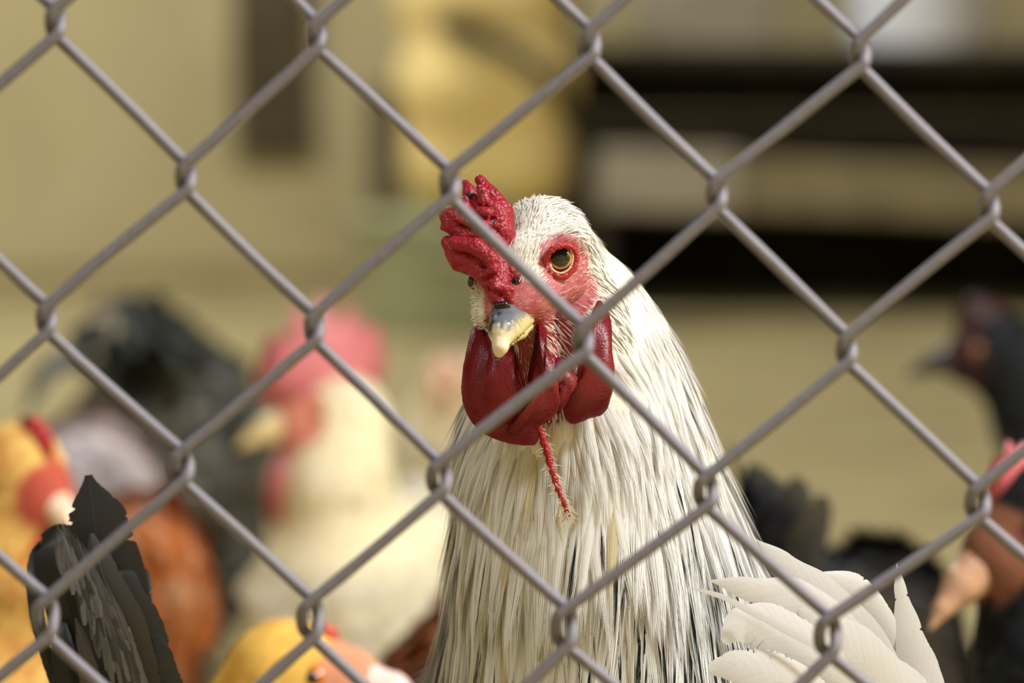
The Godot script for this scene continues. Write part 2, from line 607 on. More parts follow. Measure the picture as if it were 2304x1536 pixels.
func build_rooster() -> void:
	foot = at(1440, 768, 2.53)
	foot.y = 0.0
	var o := thing("rooster", "white rooster with a crimson comb and black-streaked neck looking through the fence", "rooster", foot)
	# --- one continuous body: skull, face, neck, breast, rump, thighs
	var prims := [
		cap([1226, 541, -22, 92], [1244, 566, -34, 96]),
		cap([1228, 556, 6, 12], [1280, 538, 3, 14]), cap([1280, 538, 3, 13], [1303, 566, -4, 12]),
		cap([1222, 545, -20, 86], [1178, 592, 0, 64]),
		cap([1262, 622, -8, 66], [1195, 665, 6, 52]),
		cap([1112, 628, -8, 46], [1108, 700, -2, 44]),
		cap([1150, 650, 4, 54], [1150, 690, 9, 40]),
		cap([1190, 735, -4, 56], [1200, 840, -10, 64]),
		cap([1262, 610, -40, 112], [1290, 720, -50, 172]),
		cap([1290, 720, -50, 172], [1312, 850, -57, 232]),
		cap([1312, 850, -57, 232], [1318, 1000, -60, 284]),
		cap([1318, 1000, -60, 284], [1345, 1200, -64, 322]),
		cap([1345, 1200, -64, 322], [1383, 1420, -76, 375]),
		cap([1383, 1420, -76, 375], [1400, 1700, -100, 450]),
		cap([1420, 1950, -130, 590], [1560, 1980, -300, 540]),
		cap([1560, 1980, -300, 500], [1700, 1700, -440, 230]),
		cap([1270, 2300, -150, 270], [1270, 2620, -140, 110]),
		cap([1640, 2300, -150, 270], [1640, 2620, -140, 110]),
	]
	var b := Buf.new()
	body_nets(b, prims, 0.007, 0.0024, rooster_colour)
	obj("body", b.mesh(), M.skin, o)
	# --- plumage laid on that skin
	var down := R(1300, 1400, 0) - R(1300, 1000, 0)
	down = down.normalized()
	var beak_base := R(1150, 690, 12)
	var head := Buf.new()
	var hackle := Buf.new()
	var right_way := rt
	for k in b.v.size():
		var p := b.v[k]
		var nn := b.n[k]
		var s := sketch(p)
		if s.y > 1760.0 or nn.dot(-fw) < -0.55:
			continue
		var skin := bare_skin(s)
		var from_beak := p - beak_base
		var far := from_beak.length() / SK
		var flow := from_beak.normalized().lerp(down, clampf((far - 150.0) / 260.0, 0.0, 1.0))
		flow += right_way * rng.randf_range(-0.10, 0.10)
		flow = (flow - nn * flow.dot(nn)).normalized()
		if far < 330.0 and s.y < 760.0 or skin > 0.05:
			# short bristly feathers of the head, sparse on the bare skin
			var each := 14 if skin < 0.5 else 5
			for rep in each:
				if skin > 0.5 and rng.randf() > 0.6:
					continue
				var q := p + (rt * rng.randf_range(-1, 1) + up * rng.randf_range(-1, 1) + fw * rng.randf_range(-1, 1)) * 0.0013
				var le := lerpf(0.0034, 0.0085, clampf((far - 150.0) / 200.0, 0.0, 1.0)) * rng.randf_range(0.7, 1.3)
				if skin > 0.5:
					le *= 0.72
					if s.y > 715.0 and s.x > 1215.0:
						le *= 2.0
				var wd := le * (0.11 if skin < 0.5 else 0.075)
				var w := lin(246, 242, 232) if skin < 0.5 else lin(238, 220, 212)
				var dr := (flow + nn * 0.05 + right_way * rng.randf_range(-0.2, 0.2)).normalized()
				add_feather(head, q - nn * 0.0003, dr, nn, le, wd, 0.10, 1, 2, w, w, 0.0, 0.02)
			continue
		# lancet-shaped hackle feathers, longer down the neck, with a dark streak low down
		var grow := clampf((s.y - 620.0) / 500.0, 0.0, 1.0)
		var le2 := lerpf(0.012, 0.052, grow) * rng.randf_range(0.75, 1.25)
		var density := lerpf(1.0, 0.37, clampf(grow * 1.5, 0.0, 1.0))
		if rng.randf() > density:
			continue
		var dr2 := (flow + nn * 0.03 + right_way * rng.randf_range(-0.10, 0.10)).normalized()
		var warm := clampf((1520.0 - s.x) / 300.0, 0.0, 1.0)
		var edge := lin(240, 238, 236).lerp(lin(234, 229, 216), warm * rng.randf())
		if rng.randf() < 0.09 * warm:
			edge = lin(218, 204, 164)
		var low := clampf((s.y - 1000.0 + (s.x - 1300.0) * 0.25) / 420.0, 0.0, 1.0)
		var streak := edge
		var part := 0.0
		if rng.randf() < low * (0.34 + 0.3 * (1.0 - warm)):
			streak = lin(26, 30, 32)
			part = rng.randf_range(0.16, 0.42)
		add_feather(hackle, p - nn * 0.0006, dr2, nn, le2, lerpf(0.0019, 0.0062, grow) * rng.randf_range(0.8, 1.2), lerpf(0.07, 0.03, grow), 5 if grow < 0.2 else 12, 5, edge, streak, part, rng.randf_range(0.02, 0.06) * lerpf(0.4, 1.0, grow), 0.4)
	var hf := obj("head_plumage", head.mesh(), M.plume, o)
	hf.set_meta("kind", "stuff")
	var kf := obj("hackle_plumage", hackle.mesh(), M.plume, o)
	kf.set_meta("kind", "stuff")
	kf.set_meta("label", "white lancet feathers with black streaks")
	# --- comb
	var comb := Buf.new()
	var cp := [
		cap([1138, 545, 4, 26], [1126, 480, 2, 31]), cap([1126, 480, 2, 31], [1102, 440, 0, 24]), cap([1102, 440, 0, 22], [1080, 404, -2, 14]),
		cap([1128, 520, 6, 28], [1112, 470, 6, 22]),
		cap([1090, 452, 8, 17], [1084, 428, 6, 14]), cap([1096, 480, 12, 15], [1078, 476, 11, 13]), cap([1110, 505, 13, 13], [1092, 508, 14, 13]),
		cap([1056, 430, 0, 14], [1046, 410, -2, 10]), cap([1056, 430, 0, 17], [1068, 480, 4, 24]), cap([1048, 450, 5, 11], [1050, 470, 7, 12]),
		cap([1068, 485, 4, 30], [1022, 488, 4, 30]), cap([1022, 488, 4, 28], [1002, 486, 4, 16]), cap([1012, 508, 6, 18], [998, 512, 6, 10]),
		cap([1020, 505, 4, 26], [1050, 530, 6, 30]), cap([1068, 490, 4, 30], [1105, 560, 10, 30]), cap([1050, 500, 12, 12], [1030, 492, 11, 11]),
		cap([1024, 548, 15, 18], [1072, 556, 19, 20]), cap([1072, 556, 19, 20], [1106, 584, 21, 18]), cap([1106, 584, 21, 17], [1112, 606, 21, 13]),
		cap([1006, 545, 8, 16], [1030, 585, 8, 20]), cap([1030, 578, 10, 24], [1080, 590, 12, 28]), cap([1026, 602, 8, 10], [1048, 606, 10, 14]),
		cap([1014, 572, 8, 12], [1026, 592, 8, 12]),
		cap([1060, 604, 12, 18], [1100, 625, 16, 22]), cap([1078, 622, 20, 9], [1112, 606, 23, 9]), cap([1090, 642, 21, 9], [1118, 630, 23, 9]),
		cap([1110, 560, 10, 30], [1122, 640, 16, 28]), cap([1106, 648, 16, 20], [1118, 672, 18, 20]), cap([1114, 644, 23, 14], [1148, 652, 21, 12]),
		cap([1150, 612, 13, 22], [1166, 636, 12, 18]), cap([1140, 662, 21, 12], [1150, 678, 20, 10]), cap([1165, 640, 12, 15], [1182, 652, 10, 9]),
		cap([1108, 664, 20, 13], [1128, 678, 21, 11]),
	]
	body_nets(comb, cp, 0.0016, 0.0006, comb_colour, 0.0007, cell)
	var co := obj("comb", comb.mesh(), M.flesh, o)
	co.set_meta("label", "crimson pimpled single comb flopped to one side")
	# --- beak
	var beak := Buf.new()
	body_nets(beak, [
		cap([1136, 716, 15, 36], [1130, 744, 22, 29]), cap([1130, 744, 22, 29], [1126, 782, 27, 15]), cap([1126, 782, 27, 15], [1123, 796, 27, 7]),
		cap([1206, 708, 4, 9], [1156, 736, 18, 25]), cap([1172, 712, 12, 18], [1142, 738, 20, 24]),
	], 0.003, 0.0006, beak_colour)
	var bo := obj("upper_beak", beak.mesh(), M.horn, o)
	var low_beak := Buf.new()
	body_nets(low_beak, [cap([1204, 720, 2, 12], [1172, 748, 12, 13]), cap([1172, 748, 12, 13], [1146, 772, 18, 8])], 0.002, 0.0007, func(_p, _n): return lin(216, 204, 140))
	obj("lower_beak", low_beak.mesh(), M.horn, o)
	var nostril := Buf.new()
	body_nets(nostril, [cap([1168, 676, 15, 5], [1182, 668, 13, 7]), cap([1118, 688, 23, 8], [1136, 686, 24, 9])], 0.001, 0.0005, func(_p, _n): return lin(30, 22, 22))
	obj("nostril", nostril.mesh(), M.horn, bo)
	var crumbs := Buf.new()
	for k in 22:
		var t := rng.randf()
		var q := R(lerpf(1146, 1178, t) + rng.randf_range(-6, 6), lerpf(778, 742, t) + rng.randf_range(-5, 5), lerpf(24, 20, t))
		add_ball(crumbs, q, Vector3.ONE * rng.randf_range(0.0003, 0.0007), lin(190, 168, 96).lerp(lin(120, 96, 44), rng.randf()), 4, 6)
	var cm := obj("food_crumbs", crumbs.mesh(), M.plume, o)
	cm.set_meta("kind", "stuff")
	# --- eyes
	for e in [[1260, 582, 4.0, Vector3(0.02, 0.10, 1.0)], [1070, 634, -6.0, Vector3(-0.8, 0.05, 0.75)]]:
		var mid := R(e[0], e[1], e[2])
		var look: Vector3 = (rt * e[3].x + up * e[3].y - fw * e[3].z).normalized()
		var r := 36.0 * SK if e[0] > 1200 else 20.0 * SK
		var sx := look.cross(Vector3.UP).normalized()
		var sy := sx.cross(look)
		var parts := [["eye", 0.0, 180.0, lin(120, 66, 40)], ["iris", 37.0, 47.0, lin(204, 128, 44)], ["pupil", 0.0, 37.0, lin(6, 6, 8)]]
		var top: MeshInstance3D
		for q in parts:
			var eb := Buf.new()
			var rr := r * (1.0 if q[0] == "eye" else 1.012)
			for i in 13:
				var th := deg_to_rad(lerpf(q[1], q[2], i / 12.0))
				for j in 32:
					var ph := TAU * j / 32
					var d := (sx * cos(ph) + sy * sin(ph)) * sin(th) + look * cos(th)
					var cc: Color = q[3]
					if q[0] == "iris":
						cc = cc.lerp(lin(120, 62, 20), 0.5 * absf(noise.get_noise_2d(j * 40.0, i * 3.0))).lerp(lin(222, 180, 100), 0.2 if i > 4 and i < 9 else 0.0)
					eb.add(mid + d * rr, d, cc)
			for i in 12:
				for j in 32:
					eb.quad(i * 32 + j, i * 32 + (j + 1) % 32, (i + 1) * 32 + (j + 1) % 32, (i + 1) * 32 + j)
			if q[0] == "eye":
				top = obj("eye", eb.mesh(), M.wet, o)
			else:
				obj(q[0], eb.mesh(), M.wet, top)
	# eyelids of the near eye: a red rim and a pale inner edge
	var lid := Buf.new()
	var lid_pts := [R(1229, 594, 9), R(1232, 574, 11.0), R(1246, 560, 11.8), R(1268, 552, 11.0), R(1289, 560, 8.4), R(1296, 582, 7.0), R(1288, 608, 7.2), R(1264, 623, 8.0), R(1242, 615, 8.6)]
	var lp := smooth_path(lid_pts, 6, true)
	var lr := []
	for k in lp.size():
		lr.append((7.5 + 1.5 * sin(k * 1.3)) * SK)
	add_tube(lid, lp, lr, 8, lin(176, 48, 50), true)
	obj("eyelid", lid.mesh(), M.flesh, o)
	var rim := Buf.new()
	var rp := smooth_path([R(1237, 594, 9.2), R(1244, 608, 9.4), R(1262, 615, 9.0), R(1281, 604, 8.4), R(1288, 582, 8.2), R(1284, 560, 8.8)], 8)
	add_tube(rim, rp, 3.2 * SK, 6, lin(222, 176, 150))
	obj("eyelid_edge", rim.mesh(), M.flesh, o)
	# --- ear lobes and wattles
	var face := -fw
	obj("ear_lobe", flap([R(1066, 730, -4), R(1046, 800, -2), R(1037, 870, 0), R(1046, 922, 2), R(1075, 966, 4), R(1120, 990, 6), R(1168, 1001, 7), R(1208, 997, 6), R(1208, 955, 2), R(1175, 900, 0), R(1140, 850, -2), R(1115, 790, -4), R(1092, 742, -4)], (face - rt * 0.3).normalized(), 0.0030, wattle_colour), M.satin, o)
	obj("wattle", flap([R(1096, 745, 2), R(1100, 790, 5), R(1087, 845, 8), R(1082, 885, 9), R(1096, 922, 10), R(1128, 947, 10), R(1164, 962, 10), R(1194, 952, 8), R(1190, 900, 4), R(1172, 850, 1), R(1164, 800, 0), R(1150, 758, 1)], (face - rt * 0.15).normalized(), 0.0028, wattle_colour), M.satin, o)
	obj("wattle", flap([R(1208, 716, 6), R(1226, 740, 9), R(1229, 775, 11), R(1246, 815, 13), R(1256, 858, 14), R(1259, 905, 14), R(1248, 934, 14), R(1218, 957, 14), R(1186, 960, 13), R(1160, 984, 12), R(1140, 970, 12), R(1160, 945, 12), R(1186, 905, 10), R(1188, 840, 7), R(1200, 785, 5), R(1202, 742, 4)], (face + rt * 0.35).normalized(), 0.0030, wattle_colour, 8, 0.0007, R(1216, 865, 11)), M.satin, o)
	obj("wattle_fold", flap([R(1252, 800, 4), R(1282, 826, 5), R(1302, 850, 6), R(1290, 882, 7), R(1272, 910, 8), R(1254, 935, 9), R(1244, 900, 7), R(1246, 850, 5)], (face + rt * 0.5).normalized(), 0.0024, wattle_colour, 8, 0.0010), M.satin, o)
	obj("ear_lobe", flap([R(1345, 676, -10), R(1364, 690, -9), R(1376, 725, -7), R(1378, 780, -5), R(1384, 832, -4), R(1377, 888, -3), R(1360, 930, -2), R(1322, 944, -1), R(1286, 955, 0), R(1268, 930, 0), R(1274, 885, -1), R(1296, 845, -3), R(1306, 795, -5), R(1322, 735, -8)], (face + rt * 0.25).normalized(), 0.0036, wattle_colour), M.satin, o)
	# --- thin red strip of bare throat below the wattles
	var strip := Buf.new()
	var sp := smooth_path([R(1208, 955, 2), R(1226, 1000, 1), R(1240, 1050, 1), R(1256, 1100, 1), R(1272, 1140, 0), R(1280, 1165, -2)], 8)
	var sr := []
	for k in sp.size():
		sr.append((10.0 + 2.5 * sin(k * 1.9)) * SK * (1.0 - 0.55 * float(k) / sp.size()))
	add_tube(strip, sp, sr, 8, lin(160, 30, 42))
	obj("throat_strip", strip.mesh(), M.flesh, o)
	var fuzz := Buf.new()
	for k in 260:
		var t := rng.randf()
		var q := sp[int(t * (sp.size() - 1))] + rt * rng.randf_range(-9, 9) * SK
		var sgn := 1.0 if rng.randf() < 0.5 else -1.0
		var dr := (rt * sgn * rng.randf_range(0.3, 1.0) - up * rng.randf_range(0.1, 1.0) + fw * rng.randf_range(-0.5, 0.1)).normalized()
		add_feather(fuzz, q, dr, -fw, rng.randf_range(0.002, 0.0055), 0.0004, 0.1, 1, 3, lin(232, 222, 206), lin(232, 222, 206), 0.0)
	var fz := obj("throat_bristles", fuzz.mesh(), M.plume, o)
	fz.set_meta("kind", "stuff")
	# --- loose white wing feathers at the side
	var wc := lin(230, 228, 229)
	var feathers := [
		[[R(2060, 1620, -30), R(1960, 1450, -18), R(1860, 1345, -8), R(1770, 1268, -2), R(1700, 1212, 2)], [40, 52, 48, 30, 1], [30, 44, 42, 22, 1], 0.15, 0.05],
		[[R(2000, 1600, -12), R(1900, 1440, 2), R(1800, 1350, 10), R(1690, 1312, 14), R(1598, 1303, 15)], [40, 60, 60, 38, 4], [30, 50, 44, 16, 3], 0.25, 0.1],
		[[R(1990, 1640, -6), R(1860, 1500, 8), R(1740, 1420, 14), R(1670, 1400, 16), R(1625, 1440, 17)], [20, 50, 60, 44, 10], [30, 60, 60, 40, 10], 0.3, 0.2],
		[[R(2110, 1640, -34), R(2045, 1500, -26), R(1990, 1390, -18), R(1930, 1320, -12), R(1840, 1294, -8)], [22, 34, 42, 40, 8], [14, 18, 26, 26, 8], 0.35, 0.25],
		[[R(2120, 1660, -30), R(2085, 1540, -26), R(2055, 1430, -22), R(2036, 1340, -20), R(2025, 1272, -19)], [60, 52, 34, 16, 1], [60, 48, 30, 14, 1], 0.2, 0.1],
		[[R(1900, 1680, 4), R(1820, 1580, 12), R(1740, 1520, 17), R(1660, 1492, 19), R(1592, 1500, 19)], [40, 62, 60, 40, 14], [40, 60, 56, 36, 14], 0.25, 0.5],
		[[R(2120, 1660, -14), R(2010, 1560, -4), R(1930, 1480, 4), R(1860, 1420, 8), R(1790, 1360, 10)], [40, 60, 66, 50, 6], [50, 66, 66, 50, 6], 0.2, 0.1],
		[[R(2140, 1680, -20), R(2040, 1580, -10), R(1950, 1520, -2), R(1870, 1480, 4), R(1800, 1466, 6)], [50, 66, 66, 50, 10], [50, 70, 70, 50, 10], 0.2, 0.1],
		[[R(1900, 1482, 17), R(1800, 1428, 20), R(1700, 1376, 21), R(1620, 1336, 21), R(1550, 1317, 21)], [9, 12, 10, 7, 2], [5, 7, 7, 5, 1], 0.1, 0.2],
	]
	for f in feathers:
		var l := []
		var r := []
		for k in f[1].size():
			l.append(f[1][k] * SK)
			r.append(f[2][k] * SK)
		obj("wing_feather", vane(f[0], l, r, (-fw + rt * 0.1).normalized(), wc, f[3] * 0.6, f[4], 0.0, lin(236, 232, 226)), M.vane, o)
	# --- black tail carried behind
	for k in 9:
		var u := (k - 4) / 4.0
		var r0 := R(1700 + 60 * u, 1700, -470)
		var out := (Vector3(u * 0.3, 0.12 - 0.1 * absf(u), -1.0)).normalized()
		obj("tail_feather", vane([r0, r0 + out * 0.06, r0 + out * 0.13 - Vector3(0, 0.01, 0), r0 + out * 0.19 - Vector3(0, 0.05, 0.03)], [0.008, 0.018, 0.022, 0.004], [0.008, 0.018, 0.022, 0.004], Vector3(0.6 if u > 0 else -0.6, 0.4, 0.5).normalized(), lin(28, 30, 32), 0.2, 0.05, 0.0008, lin(40, 40, 42)), M.dark_vane, o)
	shanks(o, [R(1270, 2600, -140), R(1640, 2600, -140)], 0.011, lin(212, 190, 160), (-fw - rt * 0.2))

# feet: shank, three toes forward and one back; stands on the floor (y = 0 in the thing's own space)
func shanks(o: Node3D, tops: Array, r: float, col: Color, ahead: Vector3) -> void:
	ahead.y = 0.0
	ahead = ahead.normalized()
	for p in tops:
		var b := Buf.new()
		var low := Vector3(p.x, r * 0.9, p.z) + ahead * 0.01
		var knee: Vector3 = p
		add_tube(b, smooth_path([knee + Vector3(0, 0.02, 0), knee, (knee + low) * 0.5 - ahead * 0.004, low], 4), r * 0.62, 8, col)
		for a in [-0.6, 0.0, 0.6, PI]:
			var d := ahead.rotated(Vector3.UP, a)
			var le := r * (5.0 if a < 3.0 else 2.6)
			add_tube(b, smooth_path([low, low + d * le * 0.4 + Vector3(0, r * 0.1, 0), low + d * le * 0.8 - Vector3(0, r * 0.3, 0), low + d * le - Vector3(0, r * 0.6, 0)], 3), [r * 0.5, r * 0.48, r * 0.46, r * 0.44, r * 0.42, r * 0.4, r * 0.38, r * 0.3, r * 0.2, r * 0.12], 6, col)
		obj("leg", b.mesh(), M.horn, o)

# ---------------------------------------------------------------- start
func _ready() -> void:
	rng.seed = 20240607
	noise.seed = 11
	noise.frequency = 60.0
	noise.fractal_octaves = 3
	cell.seed = 5
	cell.noise_type = FastNoiseLite.TYPE_CELLULAR
	cell.cellular_return_type = FastNoiseLite.RETURN_DISTANCE
	cell.fractal_type = FastNoiseLite.FRACTAL_NONE
	cell.frequency = 520.0
	# --- camera: a long lens, a little above the birds' heads, tipped down four degrees
	var tip := deg_to_rad(4.0)
	fw = Vector3(0, -sin(tip), -cos(tip))
	up = Vector3(0, cos(tip), -sin(tip))
	var cam := Camera3D.new()
	cam.name = "camera"
	add_child(cam)
	cam.position = EYE
	cam.rotation = Vector3(-tip, 0, 0)
	var lens := CameraAttributesPhysical.new()
	lens.frustum_focal_length = 24.0 / (2.0 * 768.0 * TAN)
	lens.frustum_focus_distance = 2.40
	lens.exposure_aperture = lens.frustum_focal_length / 25.0
	cam.attributes = lens
	cam.current = true
	# --- air and exposure
	var env := Environment.new()
	env.background_mode = Environment.BG_COLOR
	env.background_color = Color(0.02, 0.02, 0.02)
	env.tonemap_mode = Environment.TONE_MAPPER_LINEAR
	env.tonemap_exposure = 1.08
	env.sdfgi_enabled = true
	env.ssao_enabled = true
	env.ssil_enabled = true
	var we := WorldEnvironment.new()
	we.name = "barn_air"
	we.environment = env
	add_child(we)
	materials()
	# --- lamps under the ceiling
	lamp(Vector3(2.2, 2.66, 0.78), Vector2(1.25, 0.34), 28.0, "long fluorescent ceiling lamp over the aisle before the fence")
	lamp(Vector3(-1.3, 2.66, 1.6), Vector2(1.25, 0.34), 3.6, "long fluorescent ceiling lamp at the far end of the aisle")
	lamp(Vector3(-0.9, 2.66, -3.2), Vector2(1.25, 0.34), 6.2, "long fluorescent ceiling lamp over the middle of the pen")
	lamp(Vector3(-1.2, 2.66, -6.6), Vector2(1.25, 0.34), 7.6, "long fluorescent ceiling lamp near the back wall")
	build_barn()
	build_fence()
	build_rooster()
	build_flock()

func lamp(where: Vector3, size: Vector2, energy: float, label: String) -> void:
	var o := thing("ceiling_lamp", label, "lamp", where)
	var h := obj("housing", box_mesh(Vector3(size.x + 0.06, 0.07, size.y + 0.04), 0.008), M.enamel, o)
	h.position.y = 0.075
	for s in [-1, 1]:
		var b := Buf.new()
		add_tube(b, PackedVector3Array([Vector3(-size.x * 0.5, 0, 0), Vector3.ZERO, Vector3(size.x * 0.5, 0, 0)]), 0.014, 10)
		var t := obj("light_tube", b.mesh(), M.glow, o)
		t.position = Vector3(0, 0.022, s * size.y * 0.25)
	for s in [-1, 1]:
		var e := obj("lamp_holder", box_mesh(Vector3(0.02, 0.05, size.y * 0.7)), M.enamel, o)
		e.position = Vector3(s * size.x * 0.5, 0.025, 0)
	var rod := obj("hanger", box_mesh(Vector3(0.5, 0.05, 0.05)), M.enamel, o)
	rod.position.y = 0.125
	var l := AreaLight3D.new()
	l.name = "lamp_light"
	l.area_size = size
	l.light_energy = energy
	l.light_color = Color(0.975, 0.985, 1.0)
	l.shadow_enabled = true
	l.area_range = 20.0
	o.add_child(l)
	l.position = Vector3(0, 0.0, 0)
	l.rotation = Vector3(-PI / 2, 0, 0)

func materials() -> void:
	M.skin = painted(0.55, 0.4)
	M.skin.heightmap_enabled = true
	M.skin.heightmap_texture = noise_tex(FastNoiseLite.TYPE_CELLULAR, 0.06, 256, 3)
	M.skin.heightmap_scale = 0.012
	M.skin.uv1_triplanar = true
	M.skin.uv1_scale = Vector3.ONE * 60.0
	M.flesh = painted(0.42, 0.45)
	M.flesh.heightmap_enabled = true
	M.flesh.heightmap_texture = M.skin.heightmap_texture
	M.flesh.heightmap_scale = 0.055
	M.flesh.heightmap_flip_texture = true
	M.flesh.uv1_triplanar = true
	M.flesh.uv1_scale = Vector3.ONE * 55.0
	M.satin = painted(0.40, 0.45)
	M.satin.heightmap_enabled = true
	M.satin.heightmap_texture = M.skin.heightmap_texture
	M.satin.heightmap_scale = 0.018
	M.satin.heightmap_flip_texture = true
	M.satin.uv1_triplanar = true
	M.satin.uv1_scale = Vector3.ONE * 70.0
	M.horn = painted(0.25, 0.5)
	M.plume = painted(0.7, 0.3)
	M.plume.backlight_enabled = true
	M.plume.backlight = Color(0.5, 0.5, 0.5)
	M.vane = painted(0.65, 0.3)
	M.vane.backlight_enabled = true
	M.vane.backlight = Color(0.4, 0.4, 0.4)
	M.vane.albedo_texture = barbs()
	M.vane.heightmap_enabled = true
	M.vane.heightmap_texture = M.vane.albedo_texture
	M.vane.heightmap_scale = 0.03
	M.dark_vane = painted(0.42, 0.5)
	M.dark_vane.albedo_texture = M.vane.albedo_texture
	M.dark_vane.heightmap_enabled = true
	M.dark_vane.heightmap_texture = M.vane.albedo_texture
	M.dark_vane.heightmap_scale = 0.03
	M.wet = painted(0.06, 0.5)
	M.wet.clearcoat_enabled = true
	M.wet.clearcoat = 1.0
	M.wet.clearcoat_roughness = 0.03
	M.down = painted(0.85, 0.25)
	M.sheen = painted(0.38, 0.5)
	M.galvanised = StandardMaterial3D.new()
	M.galvanised.albedo_color = Color(0.43, 0.41, 0.435)
	M.galvanised.metallic = 0.2
	M.galvanised.roughness = 0.6
	M.galvanised.heightmap_enabled = true
	M.galvanised.heightmap_texture = noise_tex(FastNoiseLite.TYPE_SIMPLEX_SMOOTH, 0.03, 256, 4)
	M.galvanised.heightmap_scale = 0.02
	M.galvanised.uv1_triplanar = true
	M.galvanised.uv1_scale = Vector3.ONE * 20.0
	M.enamel = StandardMaterial3D.new()
	M.enamel.albedo_color = Color(0.85, 0.85, 0.84)
	M.enamel.roughness = 0.4
	M.glow = StandardMaterial3D.new()
	M.glow.albedo_color = Color(0.95, 0.95, 0.92)
	M.glow.emission_enabled = true
	M.glow.emission = Color(1.0, 0.97, 0.9)
	M.glow.emission_energy_multiplier = 3.0
	M.wall = patchy(Color8(182, 168, 126), Color8(200, 186, 142), 0.5, 0.9, 0.3)
	M.floor = patchy(Color8(144, 130, 90), Color8(176, 162, 118), 0.7, 0.95, 1.0)
	M.ceiling = patchy(Color8(120, 112, 98), Color8(140, 132, 116), 0.5)
	M.dark_wood = patchy(Color8(52, 44, 34), Color8(78, 68, 52), 1.2, 0.8, 0.3)
	M.pale_wood = patchy(Color8(118, 106, 76), Color8(158, 146, 112), 1.6, 0.8, 0.3)
	M.brown_wood = patchy(Color8(74, 66, 48), Color8(96, 86, 64), 1.2, 0.8, 0.3)
	M.yellow_sack = patchy(Color8(222, 196, 126), Color8(232, 210, 146), 2.0, 0.8, 0.4)
	M.green_tub = patchy(Color8(146, 148, 112), Color8(160, 162, 126), 1.0, 0.5)
	M.grey_box = patchy(Color8(150, 140, 118), Color8(176, 166, 142), 1.0, 0.8)
	M.white_tub = patchy(Color8(240, 240, 244), Color8(248, 248, 250), 1.0, 0.45)
	M.black_strap = patchy(Color8(44, 40, 34), Color8(60, 54, 46), 2.0, 0.7)

# the barbs of a vane: fine lines that slant from the shaft towards the tip
func barbs() -> ImageTexture:
	var im := Image.create(128, 768, false, Image.FORMAT_RGB8)
	for y in 768:
		for x in 128:
			var q := y / 768.0 - absf(x / 128.0 - 0.5) * 0.35
			var f := 0.95 + 0.06 * noise.get_noise_2d(q * 8.0, 7.0) + 0.025 * noise.get_noise_2d(q * 0.5, 19.0)
			im.set_pixel(x, y, Color(f, f, f))
	return ImageTexture.create_from_image(im)

func slab(called: String, size: Vector3, where: Vector3, m: Material, label: String, category: String) -> void:
	var o := obj(called, box_mesh(size, 0.01), m)
	o.position = where
	structure(o, label, category)

func build_barn() -> void:
	slab("floor", Vector3(6.4, 0.2, 12.8), Vector3(0, -0.1, -2.5), M.floor, "tan sand and straw bedding floor of the barn", "floor")
	slab("wall_back", Vector3(6.4, 2.8, 0.2), Vector3(0, 1.4, -8.75), M.wall, "tan plywood back wall of the barn", "wall")
	slab("wall_left", Vector3(0.2, 2.8, 12.4), Vector3(-3.1, 1.4, -2.5), M.wall, "tan plywood side wall left of the pen", "wall")
	slab("wall_right", Vector3(0.2, 2.8, 12.4), Vector3(3.1, 1.4, -2.5), M.wall, "tan plywood side wall right of the pen", "wall")
	slab("wall_front", Vector3(6.0, 2.8, 0.2), Vector3(0, 1.4, 3.7), M.wall, "tan wall behind the visitor's aisle", "wall")
	slab("ceiling", Vector3(6.4, 0.2, 12.8), Vector3(0, 2.9, -2.5), M.ceiling, "grey board ceiling of the barn", "ceiling")


func wood_box(parent: Node, called: String, size: Vector3, where: Vector3, m: Material) -> MeshInstance3D:
	var o := obj(called, box_mesh(size, 0.006), m, parent)
	o.position = where
	return o

